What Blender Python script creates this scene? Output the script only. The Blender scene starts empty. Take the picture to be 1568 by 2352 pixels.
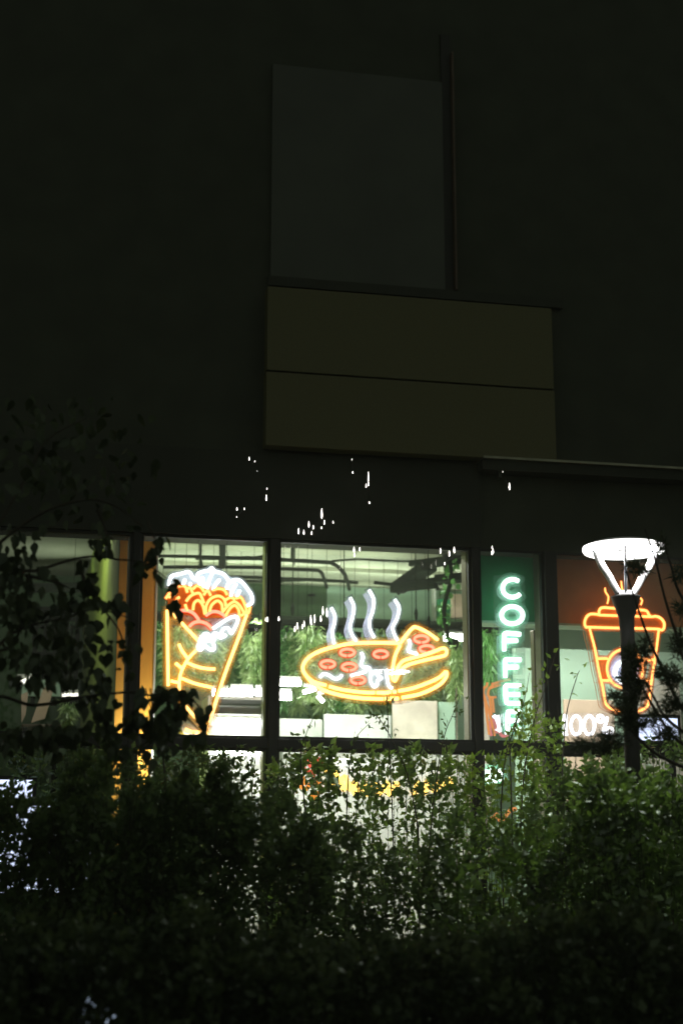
import bpy, math, random
from mathutils import Vector, Matrix
import numpy as np
random.seed(7)
R = math.radians
sc = bpy.context.scene
COL = sc.collection

# ------------------------------------------------------------------ camera
YAW, PITCH, FPX = R(12.3), R(13.1), 3600.0
CAM = Vector((-2.77, -12.7, 1.6))
fwd = Vector((math.sin(YAW)*math.cos(PITCH), math.cos(YAW)*math.cos(PITCH), math.sin(PITCH)))
rgt = Vector((math.cos(YAW), -math.sin(YAW), 0))
upv = rgt.cross(fwd)
def ray(px, py): return fwd*FPX + rgt*(px-784) + upv*(1176-py)
def F(px, py, Y=0.0):
    d = ray(px, py); t = (Y-CAM.y)/d.y
    return CAM + d*t
def Zp(px, py, z):
    d = ray(px, py); t = (z-CAM.z)/d.z
    return CAM + d*t
cd = bpy.data.cameras.new('camera'); cam = bpy.data.objects.new('camera', cd); COL.objects.link(cam)
cam.location = CAM; cam.rotation_euler = (R(90)+PITCH, 0, -YAW)
cd.sensor_fit = 'VERTICAL'; cd.sensor_height = 36; cd.lens = 36*FPX/2352
cd.clip_end = 500; cd.clip_start = 0.05
sc.camera = cam
cd.dof.use_dof = True; cd.dof.focus_distance = 11.6; cd.dof.aperture_fstop = 1.3


# ------------------------------------------------------------------ materials
MATS = {}
def nodes(name):
    m = bpy.data.materials.new(name); m.use_nodes = True
    nt = m.node_tree; nt.nodes.clear()
    out = nt.nodes.new('ShaderNodeOutputMaterial')
    return m, nt, out
def noise_col(nt, c1, c2, scale, detail=4, lo=.35, hi=.65, stretch=None):
    tc = nt.nodes.new('ShaderNodeTexCoord'); mp = nt.nodes.new('ShaderNodeMapping')
    nt.links.new(tc.outputs['Object'], mp.inputs[0])
    if stretch: mp.inputs['Scale'].default_value = stretch
    n = nt.nodes.new('ShaderNodeTexNoise'); n.inputs['Scale'].default_value = scale; n.inputs['Detail'].default_value = detail
    nt.links.new(mp.outputs[0], n.inputs['Vector'])
    r = nt.nodes.new('ShaderNodeValToRGB')
    r.color_ramp.elements[0].position = lo; r.color_ramp.elements[1].position = hi
    r.color_ramp.elements[0].color = (*c1, 1); r.color_ramp.elements[1].color = (*c2, 1)
    nt.links.new(n.outputs['Fac'], r.inputs[0])
    return r.outputs[0], n.outputs['Fac']
def mat(name, c, rough=.6, metal=0, c2=None, scale=6, bump=0, stretch=None):
    m, nt, out = nodes(name)
    b = nt.nodes.new('ShaderNodeBsdfPrincipled')
    b.inputs['Roughness'].default_value = rough; b.inputs['Metallic'].default_value = metal
    c2 = c2 or tuple(v*.75 for v in c)
    co, f = noise_col(nt, c2, c, scale, stretch=stretch)
    nt.links.new(co, b.inputs['Base Color'])
    if bump:
        bp = nt.nodes.new('ShaderNodeBump'); bp.inputs['Strength'].default_value = bump; bp.inputs['Distance'].default_value = .01
        nt.links.new(f, bp.inputs['Height']); nt.links.new(bp.outputs[0], b.inputs['Normal'])
    nt.links.new(b.outputs[0], out.inputs[0]); MATS[name] = m; return m
def emit(name, c, s):
    m, nt, out = nodes(name)
    e = nt.nodes.new('ShaderNodeEmission'); e.inputs[0].default_value = (*c, 1); e.inputs[1].default_value = s
    nt.links.new(e.outputs[0], out.inputs[0]); MATS[name] = m; return m
def leafmat(name, c1, c2, trans=.4, gloss=.12, scale=9):
    m, nt, out = nodes(name)
    co, f = noise_col(nt, c1, c2, scale, 2)
    d = nt.nodes.new('ShaderNodeBsdfDiffuse'); t = nt.nodes.new('ShaderNodeBsdfTranslucent'); g = nt.nodes.new('ShaderNodeBsdfGlossy')
    g.inputs['Roughness'].default_value = .35; g.inputs['Color'].default_value = (.6, .7, .6, 1)
    nt.links.new(co, d.inputs[0]); nt.links.new(co, t.inputs[0])
    a = nt.nodes.new('ShaderNodeMixShader'); a.inputs[0].default_value = trans
    nt.links.new(d.outputs[0], a.inputs[1]); nt.links.new(t.outputs[0], a.inputs[2])
    b = nt.nodes.new('ShaderNodeMixShader'); b.inputs[0].default_value = gloss
    nt.links.new(a.outputs[0], b.inputs[1]); nt.links.new(g.outputs[0], b.inputs[2])
    nt.links.new(b.outputs[0], out.inputs[0]); MATS[name] = m; return m
def acrylic(name, c, amount):
    m, nt, out = nodes(name)
    tr = nt.nodes.new('ShaderNodeBsdfTransparent'); d = nt.nodes.new('ShaderNodeBsdfDiffuse'); d.inputs[0].default_value = (*c, 1)
    mx = nt.nodes.new('ShaderNodeMixShader'); mx.inputs[0].default_value = amount
    nt.links.new(tr.outputs[0], mx.inputs[1]); nt.links.new(d.outputs[0], mx.inputs[2])
    nt.links.new(mx.outputs[0], out.inputs[0]); MATS[name] = m; return m
def glassmat(name):
    m, nt, out = nodes(name)
    tr = nt.nodes.new('ShaderNodeBsdfTransparent'); tr.inputs[0].default_value = (.94, .97, .94, 1)
    g = nt.nodes.new('ShaderNodeBsdfGlossy'); g.inputs['Roughness'].default_value = .01
    lw = nt.nodes.new('ShaderNodeLayerWeight'); lw.inputs[0].default_value = .12
    mr = nt.nodes.new('ShaderNodeMapRange'); mr.inputs['To Min'].default_value = .025; mr.inputs['To Max'].default_value = .6
    nt.links.new(lw.outputs['Fresnel'], mr.inputs[0])
    mx = nt.nodes.new('ShaderNodeMixShader')
    nt.links.new(mr.outputs[0], mx.inputs[0]); nt.links.new(tr.outputs[0], mx.inputs[1]); nt.links.new(g.outputs[0], mx.inputs[2])
    nt.links.new(mx.outputs[0], out.inputs[0]); MATS[name] = m; return m

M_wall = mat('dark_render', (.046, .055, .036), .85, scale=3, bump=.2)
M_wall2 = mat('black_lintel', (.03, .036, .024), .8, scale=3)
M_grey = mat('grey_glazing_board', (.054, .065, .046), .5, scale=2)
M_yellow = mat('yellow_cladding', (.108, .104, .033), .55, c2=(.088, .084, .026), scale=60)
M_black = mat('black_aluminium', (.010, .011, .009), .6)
M_fin = mat('brown_aluminium', (.13, .11, .075), .38, .7, scale=2, stretch=(1, 1, .1))
M_white = mat('white_laminate', (.6, .62, .58), .5, scale=2)
M_pale = mat('pale_green_paint', (.42, .6, .47), .8, c2=(.38, .56, .43), scale=1.5)
M_dgreen = mat('dark_green_paint', (.06, .13, .05), .8, scale=2)
M_green = mat('green_paint_and_glow', (.03, .26, .11), .75, scale=3)
M_rust_glow = mat('rust_neon_glow', (.6, .25, .06), .75, c2=(.52, .2, .05), scale=4)
M_orange = mat('orange_paint', (.85, .42, .05), .75, c2=(.78, .37, .04), scale=5)
M_olive = mat('olive_paint', (.3, .42, .05), .85, scale=3)
M_ceil = mat('concrete_ceiling', (.40, .42, .32), .9, c2=(.33, .36, .26), scale=1.6, bump=.3)
M_floor = mat('cafe_floor', (.35, .3, .24), .5, scale=3)
M_pipe = mat('dark_pipe', (.005, .007, .004), .95)
for n_ in M_pipe.node_tree.nodes:
    if n_.type == 'BSDF_PRINCIPLED': n_.inputs['Specular IOR Level'].default_value = .05
M_beige = mat('beige_board', (.6, .46, .34), .7, scale=3)
M_steel = mat('brushed_steel', (.6, .6, .58), .3, .8)
M_lampblk = mat('lamp_post_paint', (.007, .008, .006), .6)
M_lampwht = mat('lamp_arm_white', (.8, .8, .82), .35)
M_bark = mat('dark_bark', (.05, .045, .03), .9, scale=30, bump=.4)
M_ground = mat('ground_soil', (.06, .06, .045), .95, scale=2, bump=.5)
M_leaf = leafmat('shrub_leaf', (.06, .10, .035), (.13, .21, .06), .5, .05)
M_leafb = leafmat('sapling_leaf', (.18, .34, .04), (.36, .54, .07), .5, .12)
M_leafk = leafmat('shrub_leaf_shaded', (.03, .048, .02), (.10, .14, .05), .4, .05, 6)
M_leafr = leafmat('shrub_leaf_mid', (.05, .085, .028), (.24, .42, .06), .5, .15, 6)
M_leafm = leafmat('shrub_leaf_lit', (.10, .17, .05), (.26, .44, .07), .55, .15)  # light and shade put into leaf colours: nearest row dark, window row bright
M_leafd = leafmat('tree_leaf', (.022, .034, .014), (.055, .075, .028), .3, .06)
M_needle = leafmat('needle', (.03, .045, .02), (.05, .07, .03), .1, .05)
M_plant = leafmat('indoor_leaf', (.12, .24, .05), (.48, .62, .28), .4, .08, 9)
M_plantd = leafmat('indoor_leaf_dark', (.05, .16, .03), (.12, .32, .08), .3, .08, 5)
M_glass = glassmat('window_glass')
M_acr = acrylic('clear_acrylic', (.9, .9, .9), .16)
M_acrO = acrylic('orange_acrylic', (.95, .38, .04), .75)
M_acrB = acrylic('frosted_acrylic', (.8, .88, .95), .45)
M_acrG = acrylic('green_frost_acrylic', (.6, .9, .75), .10)
E_yel = emit('neon_yellow', (1.0, .48, .13), 5.2)
E_chz = emit('neon_pale_yellow', (1.0, .35, .10), 3.6)
E_wht = emit('neon_white', (.88, .93, 1.0), 4.5)
E_red = emit('neon_red', (1.0, .24, .15), 2.9)
E_org = emit('neon_orange', (1.0, .34, .09), 3.8)
E_ltr = emit('neon_letter', (.8, 1.0, .94), 4.6)
G_wht = emit('neon_white_reflection', (.72, .72, .95), 1.25)
G_ltr = emit('neon_letter_reflection', (.45, .75, .68), .62)
G_org = emit('neon_orange_reflection', (1.0, .36, .12), .45)
E_num = emit('neon_number', (.95, .9, 1.0), 3.2)
E_tube = emit('tube_light_white', (1.0, .97, .98), 45)
E_dim = emit('dim_light_white', (1.0, .92, .82), 2.2)
E_led = emit('street_lamp_led', (1.0, .98, .96), 95)
E_fairy = emit('fairy_light', (1.0, .93, .85), 6)
E_blue = emit('cool_lightbox', (.66, .75, 1.0), 1.6)
E_peach = emit('peach_light', (1.0, .62, .42), 1.2)

# ------------------------------------------------------------------ mesh helpers
class MB:
    def __init__(s): s.v = []; s.f = []
    def box(s, a, b):
        x0, y0, z0 = [min(a[i], b[i]) for i in range(3)]; x1, y1, z1 = [max(a[i], b[i]) for i in range(3)]
        k = len(s.v)
        s.v += [(x0,y0,z0),(x1,y0,z0),(x1,y1,z0),(x0,y1,z0),(x0,y0,z1),(x1,y0,z1),(x1,y1,z1),(x0,y1,z1)]
        s.f += [tuple(k+i for i in q) for q in ((0,3,2,1),(4,5,6,7),(0,1,5,4),(1,2,6,5),(2,3,7,6),(3,0,4,7))]
        return s
    def prism(s, pts, y0, y1):
        k = len(s.v); n = len(pts)
        for y in (y0, y1): s.v += [(p[0], y, p[2]) for p in pts]
        s.f.append(tuple(k+i for i in range(n))); s.f.append(tuple(k+n+i for i in reversed(range(n))))
        for i in range(n):
            j = (i+1) % n; s.f.append((k+i, k+n+i, k+n+j, k+j))
        return s
    def tube(s, pts, r, n=8, r2=None):
        pts = [Vector(p) for p in pts]
        if len(pts) < 2: return s
        k = len(s.v); m = len(pts); prev = None
        for i, p in enumerate(pts):
            d = (pts[min(i+1, m-1)]-pts[max(i-1, 0)])
            if d.length < 1e-9: d = Vector((0, 0, 1))
            d.normalize()
            if prev is None:
                u = d.orthogonal().normalized()
            else:
                u = (prev - d*prev.dot(d))
                u = u.normalized() if u.length > 1e-6 else d.orthogonal().normalized()
            prev = u; w = d.cross(u)
            rr = r if r2 is None else r+(r2-r)*i/(m-1)
            for j in range(n):
                a = 2*math.pi*j/n
                s.v.append(tuple(p+(u*math.cos(a)+w*math.sin(a))*rr))
        for i in range(m-1):
            for j in range(n):
                s.f.append((k+i*n+j, k+i*n+(j+1) % n, k+(i+1)*n+(j+1) % n, k+(i+1)*n+j))
        s.f.append(tuple(k+j for j in reversed(range(n)))); s.f.append(tuple(k+(m-1)*n+j for j in range(n)))
        return s
    def lathe(s, prof, c, n=28):
        k = len(s.v)
        for (r, z) in prof:
            for j in range(n):
                a = 2*math.pi*j/n; s.v.append((c[0]+r*math.cos(a), c[1]+r*math.sin(a), z))
        for i in range(len(prof)-1):
            for j in range(n):
                s.f.append((k+i*n+j, k+i*n+(j+1) % n, k+(i+1)*n+(j+1) % n, k+(i+1)*n+j))
        return s
    def build(s, name, m, parent=None, smooth=False, bevel=0):
        me = bpy.data.meshes.new(name); me.from_pydata([tuple(v) for v in s.v], [], s.f)
        me.materials.append(m); me.update()
        if smooth: me.polygons.foreach_set('use_smooth', [True]*len(me.polygons))
        o = bpy.data.objects.new(name, me); COL.objects.link(o)
        if parent:
            o.parent = parent; o.matrix_parent_inverse = Matrix.Translation(parent.location).inverted() if parent.type == 'EMPTY' else Matrix()
            if parent.type != 'EMPTY' and parent.parent: o.matrix_parent_inverse = Matrix.Translation(parent.parent.location).inverted() @ Matrix()
            o.matrix_parent_inverse = parent_inv(parent)
        if bevel:
            b = o.modifiers.new('bevel', 'BEVEL'); b.width = bevel; b.segments = 2
        return o
def parent_inv(p):
    t = Matrix()
    while p is not None:
        t = Matrix.Translation(p.location) @ p.matrix_parent_inverse.copy() @ Matrix() if False else Matrix.Translation(root_loc(p)); break
    return t.inverted()
def root_loc(p):
    # parts keep location 0 and carry world coordinates in their meshes: only the root empty has a location
    if p.parent is None: return Vector(p.location)
    return Vector((0, 0, 0))
def tag(o, label=None, cat=None, group=None, kind=None):
    if label: o['label'] = label
    if cat: o['category'] = cat
    if group: o['group'] = group
    if kind: o['kind'] = kind
    return o
def thing(name, loc, label, cat, group=None):
    o = bpy.data.objects.new(name, None); o.location = loc; o.empty_display_size = .1; COL.objects.link(o)
    return tag(o, label, cat, group)
def cr(pts, sub=6, closed=False):
    """Catmull-Rom"""
    P = [Vector(p) for p in pts]; n = len(P)
    if n < 3: return P
    out = []
    for i in range(n if closed else n-1):
        p0 = P[(i-1) % n] if closed or i > 0 else P[0]; p1 = P[i]; p2 = P[(i+1) % n]
        p3 = P[(i+2) % n] if closed or i+2 < n else P[-1]
        for k in range(sub):
            t = k/sub
            out.append(.5*((2*p1)+(-p0+p2)*t+(2*p0-5*p1+4*p2-p3)*t*t+(-p0+3*p1-3*p2+p3)*t**3))
    out.append(P[0] if closed else P[-1])
    return out

# leaves as arrays of small folded blades
def leaf_mesh(name, m, P, D, N, L, W, parent, shape='kite'):
    """P base points, D direction, N normal (n,3), L length, W width"""
    P = np.asarray(P); D = np.asarray(D); N = np.asarray(N); L = np.asarray(L)[:, None]; W = np.asarray(W)[:, None]
    D = D/np.linalg.norm(D, axis=1)[:, None]
    S = np.cross(D, N); S /= (np.linalg.norm(S, axis=1)[:, None]+1e-9); N = np.cross(S, D)
    n = len(P)
    if shape == 'kite':
        prof = [(0, 0, 0), (.38, -.5, .12), (1, 0, -.05), (.38, .5, .12)]
        faces = [(0, 1, 2), (0, 2, 3)]
    elif shape == 'blade':
        prof = [(0, -.3, 0), (0, .3, 0), (.5, .5, .06), (.5, -.5, .06), (1, 0, -.15)]
        faces = [(0, 1, 2, 3), (3, 2, 4)]
    else:  # broad pointed leaf
        prof = [(0, 0, 0), (.10, -.3, .05), (.34, -.5, .1), (.66, -.3, .03), (1.0, 0, -.12), (.66, .3, .03), (.34, .5, .1), (.10, .3, .05), (.4, 0, 0)]
        faces = [(0, 1, 8), (1, 2, 8), (2, 3, 8), (3, 4, 8), (4, 5, 8), (5, 6, 8), (6, 7, 8), (7, 0, 8)]
    V = np.stack([P+D*L*a+S*W*b+N*W*c for a, b, c in prof], 1)
    k = len(prof)
    me = bpy.data.meshes.new(name)
    me.vertices.add(n*k); me.vertices.foreach_set('co', V.reshape(-1).astype(np.float32))
    lens = [len(f) for f in faces]; flat = np.array([i for f in faces for i in f])
    idx = (np.arange(n)[:, None]*k+flat[None, :]).reshape(-1)
    me.loops.add(len(idx)); me.loops.foreach_set('vertex_index', idx.astype(np.int32))
    tot = np.tile(np.array(lens), n); st = np.concatenate([[0], np.cumsum(tot)[:-1]])
    me.polygons.add(len(tot)); me.polygons.foreach_set('loop_start', st.astype(np.int32)); me.polygons.foreach_set('loop_total', tot.astype(np.int32))
    me.update(calc_edges=True); me.materials.append(m)
    o = bpy.data.objects.new(name, me); COL.objects.link(o)
    if parent: o.parent = parent; o.matrix_parent_inverse = parent_inv(parent)
    return o

# ------------------------------------------------------------------ world, moon
w = bpy.data.worlds.new('World'); sc.world = w; w.use_nodes = True
nt = w.node_tree; bg = nt.nodes['Background']
sky = nt.nodes.new('ShaderNodeTexSky'); sky.sky_type = 'NISHITA'; sky.sun_disc = False
sky.sun_elevation = R(4); sky.sun_rotation = R(15)
hsv = nt.nodes.new('ShaderNodeHueSaturation'); hsv.inputs['Saturation'].default_value = .15
nt.links.new(sky.outputs[0], hsv.inputs['Color']); tint = nt.nodes.new('ShaderNodeMix'); tint.data_type = 'RGBA'; tint.blend_type = 'MULTIPLY'; tint.inputs[0].default_value = 1
tint.inputs[7].default_value = (.92, 1.0, .82, 1)
nt.links.new(hsv.outputs[0], tint.inputs[6]); nt.links.new(tint.outputs[2], bg.inputs[0])
bg.inputs[1].default_value = 0.070
sd = bpy.data.lights.new('facade_fill', 'SUN'); sd.energy = .012; sd.angle = R(10); sd.color = (1, .98, .9)  # weak lamp added from the camera side to lift the facade
so = bpy.data.objects.new('facade_fill', sd); COL.objects.link(so); so.rotation_euler = (R(48), 0, R(-20))

# ------------------------------------------------------------------ ground
g = MB(); g.box((-38, -38, -.3), (38, 38, 0)); tag(g.build('ground', M_ground), kind='structure')

# ------------------------------------------------------------------ building shell
ZH = F(640, 1240).z       # window head
ZS = F(640, 1709).z       # transom centre
ZF = 1.02                 # shop floor
ZC = 5.12                 # ceiling
X = lambda px, py=1450, Y=0: F(px, py, Y).x
bld = thing('cafe_building', (0, 0, 0), 'dark two storey corner building with lit cafe windows and olive yellow fascia boards', 'building')
XL, XR = -9.0, 12.0
wl0 = X(-260); wr1 = X(1660)
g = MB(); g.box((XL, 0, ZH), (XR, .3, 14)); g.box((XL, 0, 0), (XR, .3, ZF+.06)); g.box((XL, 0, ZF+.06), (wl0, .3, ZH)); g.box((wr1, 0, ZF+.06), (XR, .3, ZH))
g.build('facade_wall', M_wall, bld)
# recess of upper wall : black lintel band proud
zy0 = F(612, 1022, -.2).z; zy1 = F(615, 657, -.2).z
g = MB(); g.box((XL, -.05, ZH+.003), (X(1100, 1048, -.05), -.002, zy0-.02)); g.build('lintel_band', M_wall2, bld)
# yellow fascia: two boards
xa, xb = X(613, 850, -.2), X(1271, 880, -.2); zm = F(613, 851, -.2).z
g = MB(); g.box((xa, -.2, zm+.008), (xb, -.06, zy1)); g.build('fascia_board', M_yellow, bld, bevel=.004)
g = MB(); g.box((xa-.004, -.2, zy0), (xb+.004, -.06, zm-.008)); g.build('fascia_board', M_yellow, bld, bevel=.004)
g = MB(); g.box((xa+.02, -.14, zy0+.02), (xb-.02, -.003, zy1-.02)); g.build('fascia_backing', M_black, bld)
# grey upper window board with frame and reddish edge strip
gx0, gx1 = X(624, 400, -.05), X(1018, 400, -.05); gz0, gz1 = F(800, 648, -.05).z, F(800, 165, -.05).z
g = MB(); g.box((gx0, -.05, gz0), (gx1, -.003, gz1)); g.build('upper_panel', M_grey, bld, bevel=.003)
g = MB(); g.box((gx0-.02, -.07, gz0-.09), (X(1290, 660, -.05), -.003, gz0-.004)); g.build('upper_sill', M_wall2, bld)
g = MB(); g.box((gx1+.0, -.03, gz0), (X(1038, 400, -.05), -.003, gz1+.5)); g.build('upper_frame', M_black, bld)
g = MB(); g.box((X(1039, 400, -.05), -.09, gz0), (X(1043, 400, -.05), -.003, gz1+.3)); g.build('edge_strip', mat('rust_strip', (.11, .075, .05), .6), bld)
# metal gutter line to the right
g = MB(); zg = F(1110, 1048, -.2).z; g.box((X(1108, 1048, -.2), -.23, zg-.02), (XR, -.002, zg)); g.build('canopy_edge', mat('gutter_metal', (.33, .33, .24), .4, .5), bld)
g = MB(); g.box((X(1108, 1048, -.2), -.19, zg-.11), (XR, -.003, zg-.023)); g.build('canopy_soffit', M_wall2, bld)
g = MB(); g.box((X(1150, 1080, -.2), -.13, F(1150, 1100, -.1).z), (X(1158, 1080, -.2), -.055, F(1150, 1068, -.1).z)); g.build('downlight_housing', M_grey, bld, bevel=.01)

# ------------------------------------------------------------------ windows, mullions
mull = [(300, 318), (617, 637), (1082, 1099), (1250, 1275)]
edges = [wl0]
for a, b in mull:
    xa, xb = X(a), X(b)
    g = MB(); g.box((xa, -.05, ZF+.06), (xb, .03, ZH)); g.build('mullion', M_black, bld, bevel=.004)
    g = MB(); g.box((xa-.03, .032, ZF+.06), (xb-.004, .17, ZH)); g.build('mullion_fin', M_fin, bld, bevel=.006)
    g = MB(); g.box((xa-.012, .172, ZF+.06), (xa+.01, .22, ZH)); g.build('glazing_bead', M_steel, bld, bevel=.003)
    edges += [xa, xb]
edges.append(wr1)
def window(x0, x1, z0, z1):
    g = MB(); t = .022
    g.box((x0, -.02, z0), (x0+t, .03, z1)); g.box((x1-t, -.02, z0), (x1, .03, z1))
    g.box((x0+t, -.02, z0), (x1-t, .03, z0+t)); g.box((x0+t, -.02, z1-t), (x1-t, .03, z1))
    f = g.build('window', M_black, bld)
    p = MB(); p.box((x0+t-.004, .002, z0+t-.004), (x1-t+.004, .008, z1-t+.004)); p.build('pane', M_glass, f)
for i in range(5):
    a, b = edges[2*i]+.001, edges[2*i+1]-.001
    window(a, b, ZS+.04, ZH-.001)
    window(a, b, ZF+.061, ZS-.04)
    g = MB(); g.box((a, -.045, ZS-.039), (b, .05, ZS+.039)); g.build('transom', M_black, bld, bevel=.003)

# ------------------------------------------------------------------ interior shell (parts of the building)
YB = 6.1
def part(name, m, *boxes, bevel=0, parent=bld):
    g = MB()
    for a, b in boxes: g.box(a, b)
    return g.build(name, m, parent, bevel=bevel)
part('interior_floor', M_floor, ((XL, .3, ZF-.2), (XR, YB+.2, ZF)))
part('interior_ceiling', M_ceil, ((XL, .3, ZC), (XR, YB+.2, ZC+.2)))
xpart = X(750, 1390, YB)
part('back_wall', M_pale, ((xpart, YB, ZF), (XR, YB+.2, ZC)))
part('back_wall', M_dgreen, ((XL, YB, ZF), (xpart-.002, YB+.2, ZC)))
part('side_wall', M_pale, ((XL-.2, .3, ZF), (XL, YB, ZC)))
part('side_wall', M_pale, ((XR, .3, ZF), (XR+.2, YB, ZC)))
px0, px1 = X(270, 1450, .45), X(355, 1450, .45)
part('partition_end', M_orange, ((px0, .45, ZF), (px1, .452+.05, ZC)))
part('partition_wall', M_olive, ((px0+.001, .503, ZF), (px1-.02, YB-.001, ZC-.001)))
part('partition_trim', M_white, ((px1+.0, .44, ZF), (px1+.018, .52, ZC)))
part('partition_trim', M_olive, ((px0-.004, .455, ZF), (px0-.001, .5, ZC)))
# bulkheads behind the coffee and cup panes; neon glow put into their colours
zb = F(1170, 1427, .27).z
part('bulkhead', M_green, ((X(1092, 1400, .27), .27, zb), (X(1253, 1400, .27), .5, ZC)))
part('bulkhead', M_rust_glow, ((X(1253, 1400, .27)+.002, .272, zb), (X(1680, 1400, .27), .5, ZC)))
part('bulkhead_trim', M_pale, ((X(1092, 1400, .27), .262, zb-.02), (X(1680, 1400, .27), .5, zb-.001)))
part('side_wall', M_pale, ((X(1215, 1500, 1.2), 1.6, ZF), (X(1700, 1500, 1.2), 1.7, zb-.03)))
part('corner_post', M_fin, ((X(1226, 1500, .5), .51, ZF), (X(1240, 1500, .5), .6, zb-.03)), bevel=.005)
# ledge rails above the plants
for pyr, th, dp in ((1424, .05, .10), (1437, .03, .05)):
    zz = F(800, pyr, 5.0).z
    part('wall_rail', M_pipe, ((px1+.05, 5.0, zz-th/2), (X(1120, 1424, 5.0), 5.0+dp, zz+th/2)))
part('wall_panel', M_beige, ((X(1040, 1400, 4.4), 4.4, F(1050, 1418, 4.4).z), (X(1110, 1400, 4.4), 4.5, ZC-.35)))
part('wall_panel', M_green, ((X(1004, 1400, 5.6), 5.6, F(1004, 1418, 5.6).z), (X(1042, 1400, 5.6), 5.75, ZC-.2)))
part('wall_post', M_white, ((X(998, 1400, 5.6), 5.6, ZF), (X(1001, 1400, 5.6), 5.75, ZC-.02)))

# ceiling pipes
def z3(x, y): return (583.3+x*.14881, 1225+y*.14881)
def z2(x, y): return (291.67+x*.22322, 1195.83+y*.22322)
def z33(x, y): return (612.5+x*.31622, 1225+y*.31622)
def z4(x, y): return (1050+x*.33036, 1195.83+y*.33036)
def zc(x, y): return (1283.3+x*.18155, 1195.83+y*.18155)
def zd(x, y): return (1283.3+x*.18155, 1458.3+y*.18155)
def z6(x, y): return (1079.2+x*.14881, 1458.3+y*.14881)
def pipe(pts, tf, r, z=4.95, m=M_pipe, name='ceiling_pipe', sm=True):
    P = [Zp(*tf(*p), z) for p in pts]; r = r*.42
    if sm: P = cr(P, 5)
    MB().tube(P, r, 8).build(name, m, bld, smooth=True)
pipe([(-900, 380), (0, 385), (360, 405), (1100, 448), (1200, 465), (1300, 520), (1400, 640), (1450, 780), (1470, 860)], z3, .055)
pipe([(-1400, 520), (0, 525), (360, 545), (900, 565), (1020, 590), (1080, 700), (1120, 830)], z3, .05)
pipe([(-1000, 670), (0, 680), (400, 700), (1050, 725), (1600, 760)], z3, .05, 5.0)
pipe([(-1000, 730), (400, 735), (900, 715)], z3, .035, 5.0)
pipe([(1200, 430), (1600, 400), (2000, 420), (2600, 440)], z3, .03, 5.0)
pipe([(380, 240), (500, 140), (575, 150), (578, 400)], z3, .025, 4.98)
pipe([(625, 70), (625, 480)], z3, .02, 4.98)
pipe([(-1000, 910), (0, 925), (600, 960), (940, 950)], z3, .045, 5.0)
pipe([(640, 70), (600, 110), (0, 60)], z3, .02, 4.98)
pipe([(750, 150), (755, 300), (757, 440)], z2, .025, 4.98)
pipe([(965, 160), (975, 350), (955, 500)], z2, .06, 4.9)
pipe([(1000, 160), (995, 350), (1000, 480)], z2, .05, 4.9)
pipe([(200, 360), (750, 372), (1200, 385), (1380, 375), (1560, 330)], z2, .045, 4.95)
# duct group at the right of the pizza pane
def duct(px0_, py0_, px1_, py1_, wd, h, z):
    a = Zp(px0_, py0_, z); b = Zp(px1_, py1_, z); d = (b-a).normalized(); wd *= .6; h *= .6; s = Vector((-d.y, d.x, 0))*wd/2
    g = MB(); k = 0; u = Vector((0, 0, h/2))
    g.v = [tuple(p) for p in (a-s-u, a+s-u, a+s+u, a-s+u, b-s-u, b+s-u, b+s+u, b-s+u)]
    g.f = [(0,1,2,3), (7,6,5,4), (0,4,5,1), (1,5,6,2), (2,6,7,3), (3,7,4,0)]
    g.build('air_duct', M_pipe, bld, bevel=.01)
duct(912, 1352, 985, 1300, .3, .18, 4.85)
duct(985, 1300, 1080, 1268, .1, .1, 4.9)
duct(1000, 1330, 1100, 1322, .16, .14, 4.7)
duct(900, 1350, 1000, 1340, .2, .16, 4.75)
idn = lambda x, y: (x, y)
for pts_, r_ in (([(905,1352),(940,1330),(985,1305),(1020,1285),(1062,1262)], .09), ([(915,1362),(930,1345),(960,1338),(1000,1330)], .06), ([(960,1345),(975,1318),(990,1300),(1010,1296),(1062,1288)], .07), ([(1020,1255),(1024,1290),(1027,1330)], .08), ([(900,1346),(930,1347),(1062,1334)], .05), ([(985,1345),(1000,1345),(1004,1352)], .05), ([(860,1338),(905,1345),(925,1360)], .05)):
    pipe(pts_, idn, r_, 4.85)
duct(940, 1295, 1040, 1282, .1, .1, 4.9)
duct(70, 1350, 190, 1349, .14, .16, 4.75)
duct(60, 1398, 200, 1398, .3, .2, 4.9)

# ceiling planks seen as shallow steps
for px, py in ((700, 1262), (700, 1300), (700, 1330)):
    p = Zp(px, py, ZC)
    part('ceiling_batten', M_ceil, ((px1+.1, p.y, ZC-.05), (X(1110, 1300, p.y), p.y+.07, ZC-.001)))

# left room : lattice shelf, lower screens
g = MB(); yl = 5.4
for px in (82, 105, 128, 152, 178):
    g.box((X(px, 1450, yl)-.02, yl, F(px, 1620, yl).z), (X(px, 1450, yl)+.03, yl+.05, F(px, 1398, yl).z))
for py in (1402, 1418, 1437, 1465, 1500, 1540):
    z = F(100, py, yl).z; g.box((X(76, 1450, yl), yl+.051, z-.02), (X(184, 1450, yl), yl+.09, z+.02))
sh = g.build('lattice_shelf', M_pipe); tag(sh, 'dark open lattice shelf at the back of the dim left room', 'shelf')

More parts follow.
